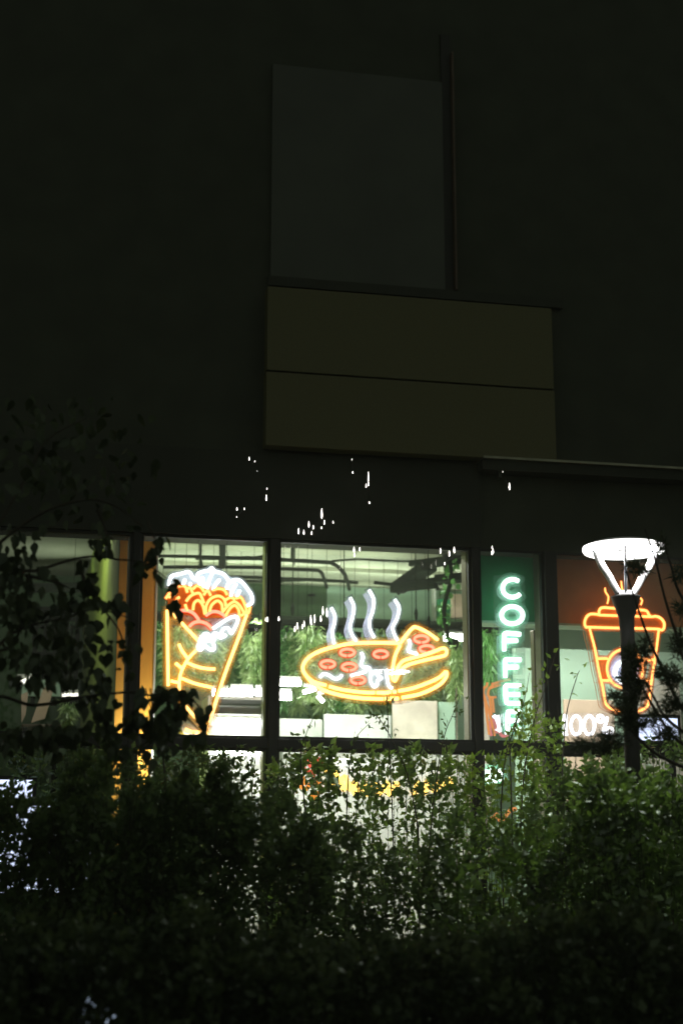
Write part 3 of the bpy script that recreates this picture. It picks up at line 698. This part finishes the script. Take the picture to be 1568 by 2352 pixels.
for px in (650, 684, 716, 750, 782, 815, 848, 882, 914, 946, 978, 1010):
    y1 = 1655+random.uniform(-25, 12)
    hanging_plant(px, 1455+random.uniform(-22, 22), y1, 3.0+random.uniform(0, 1.3), 1200, M_plant if k % 4 else M_plantd, f'{wh[k]} drooping green plant from the left in the row behind the pizza sign', 28); k += 1
hanging_plant(1046, 1480, 1610, 1.6, 420, M_plant, 'bright drooping plant beside the third mullion right of the pizza sign', 13, .14)
hanging_plant(1117, 1440, 1590, 1.3, 420, M_plantd, 'dark green drooping plant left of the vertical white lettering', 20, .18)
hanging_plant(1135, 1450, 1560, 1.4, 300, M_plantd, 'small dark green plant behind the upper white letters', 16, .16)
hanging_plant(160, 1612, 1660, 2.8, 260, M_plant, 'small bright green plant low in the left room', 16, .1)
# climbing vine in the pizza pane
va = Zp(1025, 1262, 4.98); 
vt = thing('hanging_vine', va, 'thin vine with round leaves hanging from the ceiling at the right of the pizza pane', 'plant')
vp = [va+Vector((.05*math.sin(i*1.3), .03*math.cos(i), -i*.19)) for i in range(8)]
MB().tube(cr(vp, 4), .022, 6).build('stem', M_pipe, vt)
n = 90; q = rng.random(n)
P = np.array([va+Vector((.05*math.sin(t*7*1.3), 0, -t*1.35)) for t in q])+rng.normal(0, .03, (n, 3))
leaf_mesh('foliage', M_plantd, P, rng.normal(0, 1, (n, 3))+np.array([0, 0, -.6]), rng.normal(0, .5, (n, 3))+np.array([0, -1, 0]), .06+.03*rng.random(n), .05+.02*rng.random(n), vt, 'broad')
# thin pendant wires
for i, (px, y0, y1, Y, lb) in enumerate(((790, 1262, 1440, 2.5, 'thin pendant wire hanging left of the tallest steam curl'), (955, 1330, 1402, 3.2, 'short pendant wire with a dark bulb in front of the pale green wall'), (984, 1255, 1420, 3.0, 'thin pendant wire right of the steam curls'), (672, 1300, 1390, 3.0, 'thin pendant wire near the left of the pizza pane'), (462, 1235, 1290, 3.0, 'thin pendant wire above the lettuce of the wrap sign'))):
    a = F(px, y1, Y); t = thing('pendant_wire', a, lb, 'pendant')
    MB().tube([a, (a.x, Y, ZC)], .006, 5).build('cord', M_pipe, t)
    MB().lathe([(0, a.z-.12), (.014, a.z-.09), (.02, a.z-.03), (.01, a.z+.02), (0, a.z+.02)], (a.x, Y), 10).build('bulb', M_pipe, t)

# ------------------------------------------------------------------ fairy lights on the outside and inside
def fairy(pts, Y, label, inside=False, group='strings of fairy lights'):
    P = [F(*p[:2], Y) for p in pts]
    t = thing('fairy_light_string', P[0], label, 'string lights', group)
    MB().tube(P, .0025, 4).build('wire', M_black, t)
    for p, q in zip(P, pts):
        h = q[2]*.0017; r = (q[3] if len(q) > 3 else .006)*.95
        MB().lathe([(0, p.z-h), (r*.75, p.z-h*.6), (r, p.z-h*.25), (r*.7, p.z+h*.25), (r*.25, p.z+h), (0, p.z+h*1.1)], (p.x, p.y), 8).build('bulb', E_fairy, t)
def z7(x, y, h, r=.005): return (525+x*.48364, 1020.8+y*.48364, h, r)
fairy([z7(98,68,10,.003), z7(125,80,5,.003), z7(136,124,4,.002), z7(182,210,6,.003), z7(179,253,16,.005)], -.30, 'fairy light string hanging on the dark wall left of the yellow boards')
fairy([z7(40,307,9,.004), z7(39,344,5,.002), z7(75,306,6,.003)], -.30, 'short fairy light string above the wrap sign window')
fairy([z7(332,413,15,.005), z7(357,418,12,.005), z7(381,380,16,.005), z7(394,421,10,.004), z7(402,394,10,.005), z7(442,330,26,.007), z7(441,395,8,.004), z7(454,370,11,.005), z7(496,369,8,.003)], -.30, 'brightest cluster of fairy lights just above the pizza window')
fairy([z7(585,75,9,.002), z7(589,132,7,.004), z7(663,155,26,.004), z7(652,196,11,.004), z7(663,188,12,.005), z7(668,276,7,.005)], -.30, 'fairy light string below the middle of the yellow boards')
fairy([z7(1332,200,18,.007), z7(1300,130,4,.002)], -.30, 'single warm fairy light under the right end of the yellow boards')
fairy([z7(595,500,14,.005), z7(597,525,10,.005), z7(622,498,10,.005)], -.28, 'fairy lights at the top edge of the pizza pane')
fairy([z7(1005,506,14,.005), z7(1047,519,15,.006), z7(1070,502,16,.007), z7(1025,566,8,.004)], -.28, 'fairy lights at the top right corner of the pizza pane')
fairy([z7(1250,490,10,.004), z7(1249,515,12,.005), z7(1254,508,12,.006)], -.28, 'fairy light pair between pizza pane and vertical lettering')
def z3f(x, y, h, r=.005): q = z3(x, y); return (q[0], q[1], h, r)
fairy([z3f(630,1480,14,.006), z3f(668,1430,16,.008), z3f(745,1440,11,.005), z3f(773,1400,15,.006), z3f(876,1330,20,.007), z3f(884,1390,9,.006), z3f(935,1320,20,.006), z3f(1030,1320,15,.007), z3f(1062,1200,22,.006), z3f(1123,1225,22,.007)], -.26, 'longest fairy light string climbing in front of the pizza pane')
fairy([z3f(180,1330,9,.004), z3f(207,1330,13,.006), z3f(382,1320,11,.007)], -.26, 'fairy lights across the second mullion')

# ------------------------------------------------------------------ street lamp
YL = -3.2
ax = F(1437, 1400, YL); X0 = ax.x
def lz(py): return F(1437, py, YL).z
lamp = thing('street_lamp', (X0, YL, 0), 'black post street lamp with a glowing white disc head on curved arms', 'street lamp')
hz = lz(1262); sr = lz(1370)
rp = 17.0*(F(1438, 1500, YL)-F(1437, 1500, YL)).length
MB().lathe([(rp*1.6, 0), (rp*1.6, .25), (rp*1.05, .3), (rp, 1.2), (rp*.92, lz(1450))], (X0, YL), 24).build('pole', M_lampblk, lamp, smooth=True)
sk = (F(1438, 1370, YL)-F(1437, 1370, YL)).length
MB().lathe([(rp*.92, lz(1450)), (rp*1.0, lz(1420)), (24*sk, lz(1395)), (31*sk, lz(1374)), (32*sk, sr), (0, sr)], (X0, YL), 28).build('socket', M_lampblk, lamp, smooth=True)
MB().lathe([(20*sk, sr+.001), (20*sk, sr+.03), (0, sr+.03)], (X0, YL), 20).build('inner_plate', M_lampwht, lamp, smooth=True)
RH = 87*sk
MB().lathe([(0, hz+.045), (RH*.8, hz+.04), (RH, hz+.02), (RH*1.01, hz-.005), (RH*.97, hz-.012), (RH*.92, hz-.004), (0, hz-.004)], (X0, YL), 48).build('head', M_lampwht, lamp, smooth=True)
MB().lathe([(RH*1.012, hz+.016), (RH*1.022, hz-.004), (RH*.985, hz-.02), (RH*.93, hz-.014)], (X0, YL), 48).build('glow_rim', emit('lamp_rim_glow', (1, .98, .95), 3.0), lamp, smooth=True)  # rim given emission to stand for the blurred glow round the head
for q in range(4):
    g = MB(); nseg = 9
    a0, a1 = q*90+8-12, q*90+82-12
    kk = 0
    for j in range(nseg+1):
        a = R(a0+(a1-a0)*j/nseg)
        for rr in (.34, .84): g.v.append((X0+RH*rr*math.cos(a), YL+RH*rr*math.sin(a), hz-.012))
    for j in range(nseg): g.f.append((2*j, 2*j+2, 2*j+3, 2*j+1))
    g.build('led_panel', E_led, lamp)
for aq, ar in ((-6, .022), (186, .024), (118, .012), (250, .009)):
    a = R(aq); c, s = math.cos(a), math.sin(a)
    prof = [(.20, sr+.02), (.30, sr+.06), (.45, sr+.13), (.62, sr+(hz-sr)*.62), (.74, sr+(hz-sr)*.86), (.80, hz-.013)]
    P = cr([(X0+RH*r*c, YL+RH*r*s, z) for r, z in prof], 5)
    MB().tube(P, ar, 8, ar*1.15).build('arm', M_lampwht, lamp, smooth=True)

# cool lit box behind hedge on the right, cool lit sign at the left, low bollard light
def lightbox(px0_, py0_, px1_, py1_, Y, label, m=E_blue, name='light_box'):
    a = F(px0_, py0_, Y); b = F(px1_, py1_, Y)
    t = thing(name, (a.x, Y, b.z), label, 'light box')
    MB().box((a.x-.03, Y, b.z-.03), (b.x+.03, Y+.1, a.z+.03)).build('casing', M_black, t)
    MB().box((a.x, Y-.008, b.z), (b.x, Y-.002, a.z)).build('lit_face', m, t, bevel=.0)
    # legs
    g = MB()
    for x in (a.x+.03, b.x-.06): g.box((x, Y+.02, 0), (x+.04, Y+.06, b.z-.031))
    g.build('support', M_black, t)
lightbox(1452, 1648, 1556, 1702, -.5, 'cool white light box behind leaves at the right of the lamp post')
lightbox(-60, 1790, 74, 1835, -.6, 'cool white light box glowing through the hedge at the far left')
lightbox(-30, 1850, 205, 2050, -.62, 'larger cool white light box hidden deep behind the left hedge')
lightbox(195, 2262, 285, 2350, -5.66, 'low cool light box at the bottom left behind shrub leaves', m=emit('cool_dim', (.5, .62, .8), .8))

# ------------------------------------------------------------------ shrubs
def shrub(pxc, Y, hw, top, stems, per, Ls, m, label, cat='shrub', name='shrub', group='shrubs in the hedge before the cafe', lean=0, spread=.09, zmin=.3, topjit=60, bark=M_bark, wr=.55, stemr=.0035):
    base = F(pxc, 2000, Y); cx = base.x
    t = thing(name, (cx, Y, 0), label, cat, group)
    sg = MB(); P = []; D = []
    hwm = hw*(F(pxc+1, 1900, Y)-F(pxc, 1900, Y)).length
    for i in range(stems):
        tx = cx+random.uniform(-1, 1)*hwm; e = abs(tx-cx)/hwm
        zt = F(pxc, top+random.random()**1.5*topjit+e*e*topjit*.6, Y).z
        yb = Y+random.uniform(-.35, .35)
        b = Vector((cx+(tx-cx)*.55, Y+(yb-Y)*.4, 0)); e2 = Vector((tx+lean*zt*.1, yb, zt))
        mid = (b+e2)/2+Vector((random.uniform(-.08, .08), random.uniform(-.08, .08), .05))
        pts = cr([b, mid, e2], 6); sg.tube(pts, stemr, 4, .0015)
        cl = [(random.random()**.7, random.gauss(0, spread*.9), random.gauss(0, spread*.9)) for _ in range(random.randint(6, 9))]
        for j in range(per):
            cu, ox, oy = random.choice(cl); u = min(1, max(0, cu+random.gauss(0, .035)))
            f = u*(len(pts)-1); q = min(int(f), len(pts)-2); c = pts[q].lerp(pts[q+1], f-q)
            if c.z < zmin: continue
            sp = spread*(1.25-u*.95)
            P.append((c.x+ox*(1.1-u*.8)+random.gauss(0, sp*.55), c.y+oy+random.gauss(0, sp*.55), c.z+random.gauss(0, sp*.5)))
            D.append((random.gauss(0, .7), random.gauss(0, .7), random.gauss(.35, .6)))
    sg.build('stems', bark, t)
    n = len(P); Nn = rng.normal(0, 1, (n, 3)); Nn[:, 2] += .6
    L_ = Ls*(.6+.8*rng.random(n))
    leaf_mesh('foliage', m, P, D, Nn, L_, L_*wr*(.8+.4*rng.random(n)), t)
# back row close to the windows : thin
T = 0
spots_back = [ # px, Y, half width px, top, stems, per, leaf
 (60, -1.0, 110, 1700, 16, 150, .055, M_leaf, 'dark shrub at the far left under the dim window'),
 (230, -1.1, 110, 1700, 26, 190, .055, M_leaf, 'dark shrub under the orange partition end'),
 (420, -1.0, 100, 1705, 22, 150, .05, M_leaf, 'shrub below the wrap sign with light through its top'),
 (570, -1.0, 90, 1712, 18, 110, .045, M_leaf, 'shrub under the display cabinet and second mullion'),
 (690, -.9, 80, 1700, 15, 130, .066, M_leafm, 'thin shrub before the red neon figure'),
 (800, -.9, 80, 1690, 15, 95, .066, M_leafm, 'thin shrub before the left half of the yellow neon band'),
 (905, -.9, 80, 1700, 15, 95, .066, M_leafm, 'tall thin shrub reaching up into the pizza pane'),
 (1000, -1.0, 70, 1680, 13, 80, .066, M_leafm, 'thin shrub left of the third mullion'),
 (1105, -1.3, 70, 1700, 15, 95, .055, M_leafb, 'light green shrub in front of the third mullion'),
 (1215, -1.5, 60, 1600, 15, 110, .05, M_leafb, 'bright green sapling climbing along the fourth mullion'),
 (1300, -1.2, 90, 1725, 18, 160, .055, M_leafm, 'dark shrub under the neon figures'),
 (1420, -1.2, 100, 1715, 20, 160, .055, M_leafm, 'dark shrub left of the street lamp foot'),
 (1540, -1.2, 100, 1690, 20, 160, .055, M_leafm, 'dark shrub at the far right under the light box')]
for (px, Y, hw, top, st, per, lf, m, lb) in spots_back:
    shrub(px, Y, hw, top, st, per, lf, m, lb)
spots_front = [
 (40, -3.6, 150, 1805, 36, 180, .055, 'dense shrub at the left edge in the front row'),
 (250, -3.8, 150, 1730, 42, 190, .055, 'dense shrub below the first mullion in the front row'),
 (440, -3.6, 140, 1765, 44, 320, .055, 'dense shrub below the wrap sign in the front row'),
 (620, -3.9, 130, 1810, 30, 220, .052, 'dense shrub below the second mullion in the front row'),
 (780, -3.6, 120, 1880, 26, 185, .050, 'low shrub under the left half of the pizza sign in the front row'),
 (930, -3.6, 120, 1915, 21, 125, .050, 'lowest shrub under the right half of the pizza sign in the front row'),
 (1120, -3.8, 130, 1850, 30, 175, .052, 'dense shrub below the vertical lettering in the front row'),
 (1290, -3.6, 130, 1780, 28, 150, .055, 'dense shrub below the neon figures in the front row'),
 (1450, -3.9, 120, 1725, 32, 200, .055, 'dense shrub around the street lamp post'),
 (1570, -3.8, 120, 1780, 28, 150, .055, 'dense shrub at the right edge in the front row')]
for (px, Y, hw, top, st, per, lf, lb) in spots_front:
    shrub(px, Y, hw, top, st, per, lf, M_leafr if px > 1050 else M_leaf, lb, spread=.13, topjit=120)
for i, (px, tp) in enumerate(((120, 2080), (420, 2060), (720, 2110), (1010, 2120), (1300, 2060), (1540, 2050))):
    shrub(px, -5.6, 190, tp+25, 48, 250, .05, M_leafk, ['low shrub in the nearest row at the bottom left corner', 'low shrub in the nearest row second from the left', 'low shrub in the nearest row left of centre', 'low shrub in the nearest row right of centre', 'low shrub in the nearest row second from the right', 'low shrub in the nearest row at the bottom right corner'][i], spread=.12, topjit=130)
# upright bare-ish saplings with few leaves crossing the panes
def sapling(pts, Y, label, n=26, m=M_leaf, Ls=.045, r=.006, name='sapling'):
    P = cr([F(*p, Y) for p in pts], 5)
    t = thing(name, (P[0].x, Y, 0), label, 'sapling', 'young saplings rising out of the hedge')
    MB().tube([Vector((P[0].x, Y, 0))]+P, r, 5, .002).build('stem', M_bark, t)
    q = [random.random()**.8 for _ in range(n)]
    Pp = np.array([P[int(a*(len(P)-1))] for a in q])+rng.normal(0, .035, (n, 3))
    leaf_mesh('foliage', m, Pp, rng.normal(0, .7, (n, 3))+np.array([0, 0, .5]), rng.normal(0, 1, (n, 3)), Ls*(.6+.7*rng.random(n)), Ls*.5*(.7+.6*rng.random(n)), t)
sapling([(905,2000),(900,1850),(893,1720),(890,1640),(888,1600)], -1.6, 'straight thin sapling crossing the middle of the pizza pane', 34)
sapling([(985,1950),(1000,1800),(1020,1690),(1040,1640),(1055,1600)], -1.5, 'leaning sapling in front of the cream board', 40)
sapling([(795,1900),(800,1780),(815,1700),(850,1660)], -1.5, 'short sapling left of the pizza pane centre', 36)
sapling([(960,1900),(935,1780),(900,1700),(870,1650),(850,1640)], -1.5, 'sapling bending left over the pale white board', 40)
sapling([(700,1850),(690,1740),(705,1680),(725,1640)], -1.4, 'sapling with dark round leaves near the second mullion', 22, Ls=.06)
sapling([(1195,1900),(1205,1760),(1230,1640),(1255,1570),(1275,1500)], -1.9, 'bright sapling rising along the fourth mullion', 44, M_leafb, .055)
sapling([(1150,1850),(1160,1740),(1185,1660),(1205,1600),(1215,1545)], -1.9, 'bright sapling right of the vertical lettering', 40, M_leafb, .055)
sapling([(1175,1900),(1172,1760),(1165,1650)], -2.0, 'thin bare sapling under the vertical lettering', 16)
sapling([(1290,1760),(1300,1640),(1322,1560),(1330,1540)], -1.9, 'tiny bright sapling left of the cup sign', 10, M_leafb, .045)
sapling([(380,1800),(370,1700),(350,1640),(335,1580)], -2.2, 'dark sapling crossing the orange partition end', 30, Ls=.06)

# ------------------------------------------------------------------ tree on the left with broad hanging leaves
YT = -4.6
tr = thing('leafy_tree', (F(-230, 2000, YT).x, YT, 0), 'dark tree at the left with broad pointed leaves on hanging twigs', 'tree')
tx = F(-230, 2000, YT).x
MB().tube(cr([Vector((tx, YT, 0)), Vector((tx+.05, YT, 1.6)), Vector((tx+.12, YT-.05, 3.1)), Vector((tx+.1, YT, 4.6)), Vector((tx+.0, YT, 5.4))], 5), .12, 12, .03).build('trunk', M_bark, tr, smooth=True)
branches = [ # control pts (px,py), leaf clumps count
 [(-120,1500),(20,1330),(90,1310),(150,1290),(215,1278),(270,1285),(330,1292),(385,1330)],
 [(-120,1450),(-20,1240),(60,1100),(110,1010),(200,960)],
 [(-120,1600),(0,1480),(60,1440),(150,1420),(220,1400),(300,1420)],
 [(-120,1650),(-10,1600),(80,1620),(200,1600),(300,1590),(360,1600),(430,1600),(470,1640)],
 [(-120,1350),(60,1200),(180,1150),(260,1160),(330,1210)],
 [(185,1288),(190,1320),(205,1360),(230,1390),(275,1450),(285,1500)],
 [(60,1322),(120,1335),(160,1350)], [(225,1170),(240,1210),(250,1250)], [(340,1200),(350,1225),(365,1260)],
 [(330,1690),(350,1640),(345,1580)], [(395,1640),(420,1610),(440,1600)], [(300,1640),(360,1600),(400,1620),(470,1690)],
 [(-60,1500),(30,1480),(60,1360),(80,1240)]]
bg_ = MB(); 
for c in branches: bg_.tube(cr([F(*p, YT+random.uniform(-.1, .1)) for p in c], 5), .011, 5, .003)
bg_.build('branches', M_bark, tr)
clumps = [(222,1240,20,12,10),(255,1235,12,8,5),(240,1265,10,10,4),(200,1340,22,26,26),(222,1372,16,18,12),(190,1292,14,8,5),(100,1300,14,6,4),(125,1330,16,10,4),(265,1390,18,20,10),(295,1430,10,10,4),(288,1500,14,20,9),
 (250,1475,12,14,5),(160,1385,32,26,22),(130,1440,40,40,30),(60,1400,34,40,30),(170,1500,40,36,26),(110,1520,50,30,34),(40,1500,30,30,18),(215,1430,14,22,8),(225,1560,26,26,22),(30,1310,40,70,60),(20,1420,30,36,14),(90,1560,60,10,24),(200,1610,40,14,14),
 (250,1660,40,40,34),(150,1680,60,24,40),(60,1690,70,24,44),(335,1300,26,20,12),(352,1260,16,22,10),(372,1240,10,10,5),(395,1340,14,14,5),(398,1390,12,18,6),(360,1590,34,14,16),(395,1620,30,28,18),(430,1600,28,18,10),(465,1640,14,22,7),(380,1680,34,24,22),(330,1640,20,40,22),(450,1690,26,18,8),(350,1720,60,20,26),
 (300,1550,6,8,2),(315,1480,8,8,2)]
PP = []; DD = []
for cx, cy, sx, sy, n_ in clumps:
    for _ in range(int(n_*1.15)):
        p = F(random.gauss(cx, sx*.6), random.gauss(cy, sy*.6), YT+random.gauss(0, .12)); PP.append(tuple(p))
        DD.append((random.gauss(0, .45), random.gauss(0, .45), random.gauss(-.9, .35)))
for _ in range(260):  # faint upper crown
    px = random.gauss(130, 110); py = random.gauss(1050, 110)
    if px > 390-(1220-py)*.1 or py > 1225 or py < 900: continue
    p = F(px, py, YT+random.gauss(.2, .4)); PP.append(tuple(p)); DD.append((random.gauss(0, .5), random.gauss(0, .5), random.gauss(-.8, .4)))
n = len(PP); Nn = rng.normal(0, .55, (n, 3)); Nn[:, 1] -= 1
Lr = .075*(.6+.7*rng.random(n))
leaf_mesh('crown', M_leafd, PP, DD, Nn, Lr, Lr*(.5+.25*rng.random(n)), tr, 'broad')

# ------------------------------------------------------------------ conifer on the right (dark needle clumps before the lamp)
YP = -4.4
cx = F(1690, 2000, YP).x
pn = thing('pine_tree', (cx, YP, 0), 'dark young pine at the right with needle clumps crossing the lamp post', 'tree')
MB().tube(cr([Vector((cx, YP, 0)), Vector((cx-.03, YP, 1.5)), Vector((cx+.05, YP, 3)), Vector((cx+.0, YP, 3.6))], 5), .06, 10, .02).build('trunk', M_bark, pn, smooth=True)
g = MB()
bl = [[(1670,1700),(1568,1625),(1525,1545),(1490,1470),(1465,1400),(1447,1345),(1436,1305)], [(1680,1600),(1580,1530),(1550,1450),(1525,1370),(1505,1290),(1480,1215)],
 [(1660,1760),(1555,1700),(1510,1640),(1470,1570),(1440,1500)], [(1660,1740),(1540,1660),(1500,1600),(1478,1560)], [(1670,1560),(1580,1500),(1560,1440)], [(1660,1800),(1520,1740),(1460,1690),(1430,1650),(1400,1620)],
 [(1680,1500),(1570,1380),(1540,1300),(1520,1230)]]
for c in bl: g.tube(cr([F(*p, YP) for p in c], 5), .012, 5, .005)
g.build('branches', M_bark, pn)
nd = [(1448,1500,20,18),(1478,1500,16,12),(1462,1530,24,16),(1440,1560,22,20),(1470,1575,18,14),(1412,1600,18,14),(1435,1625,26,22),(1462,1600,20,18),(1480,1480,8,14),(1440,1660,30,24),(1470,1668,24,12),
 (1518,1255,9,22),(1475,1312,16,10),(1450,1302,22,9),(1558,1320,12,22),(1545,1560,24,30),(1560,1480,20,30),(1520,1545,12,22),(1545,1620,26,26),(1500,1650,20,14),(1562,1400,10,18),(1530,1690,30,20),(1400,1700,34,16),(1340,1712,30,12),(1380,1720,40,16)]
P = []; D = []
for cx_, cy_, sx, sy in nd:
    for _ in range(int(sx*sy*.45)+30):
        a = F(random.gauss(cx_, sx*.42), random.gauss(cy_, sy*.42), YP+random.gauss(0, .06)); P.append(tuple(a)); D.append((random.gauss(0, 1), random.gauss(0, 1), random.gauss(.3, .8)))
n = len(P); leaf_mesh('needles', M_needle, P, D, rng.normal(0, 1, (n, 3)), .05+.03*rng.random(n), .005+.004*rng.random(n), pn)

hz_m, nt_, out_ = nodes('black_lift_haze')
pv = nt_.nodes.new('ShaderNodeVolumePrincipled'); pv.inputs['Density'].default_value = .0035; pv.inputs['Color'].default_value = (.93, 1.0, .82, 1); pv.inputs['Anisotropy'].default_value = .3  # thin haze added to lift the darkest tones
nt_.links.new(pv.outputs[0], out_.inputs['Volume'])
tag(MB().box((-42, -42, -1.3), (42, 42, 16)).build('haze', hz_m), kind='stuff')

# ------------------------------------------------------------------ render settings
sc.view_settings.view_transform = 'Standard'; sc.view_settings.look = 'None'; sc.view_settings.exposure = 0; sc.view_settings.gamma = 1
cy = sc.cycles
cy.use_denoising = True; cy.max_bounces = 8; cy.transparent_max_bounces = 24; cy.diffuse_bounces = 4; cy.glossy_bounces = 3; cy.transmission_bounces = 4
cy.sample_clamp_indirect = 6; cy.caustics_reflective = False; cy.caustics_refractive = False
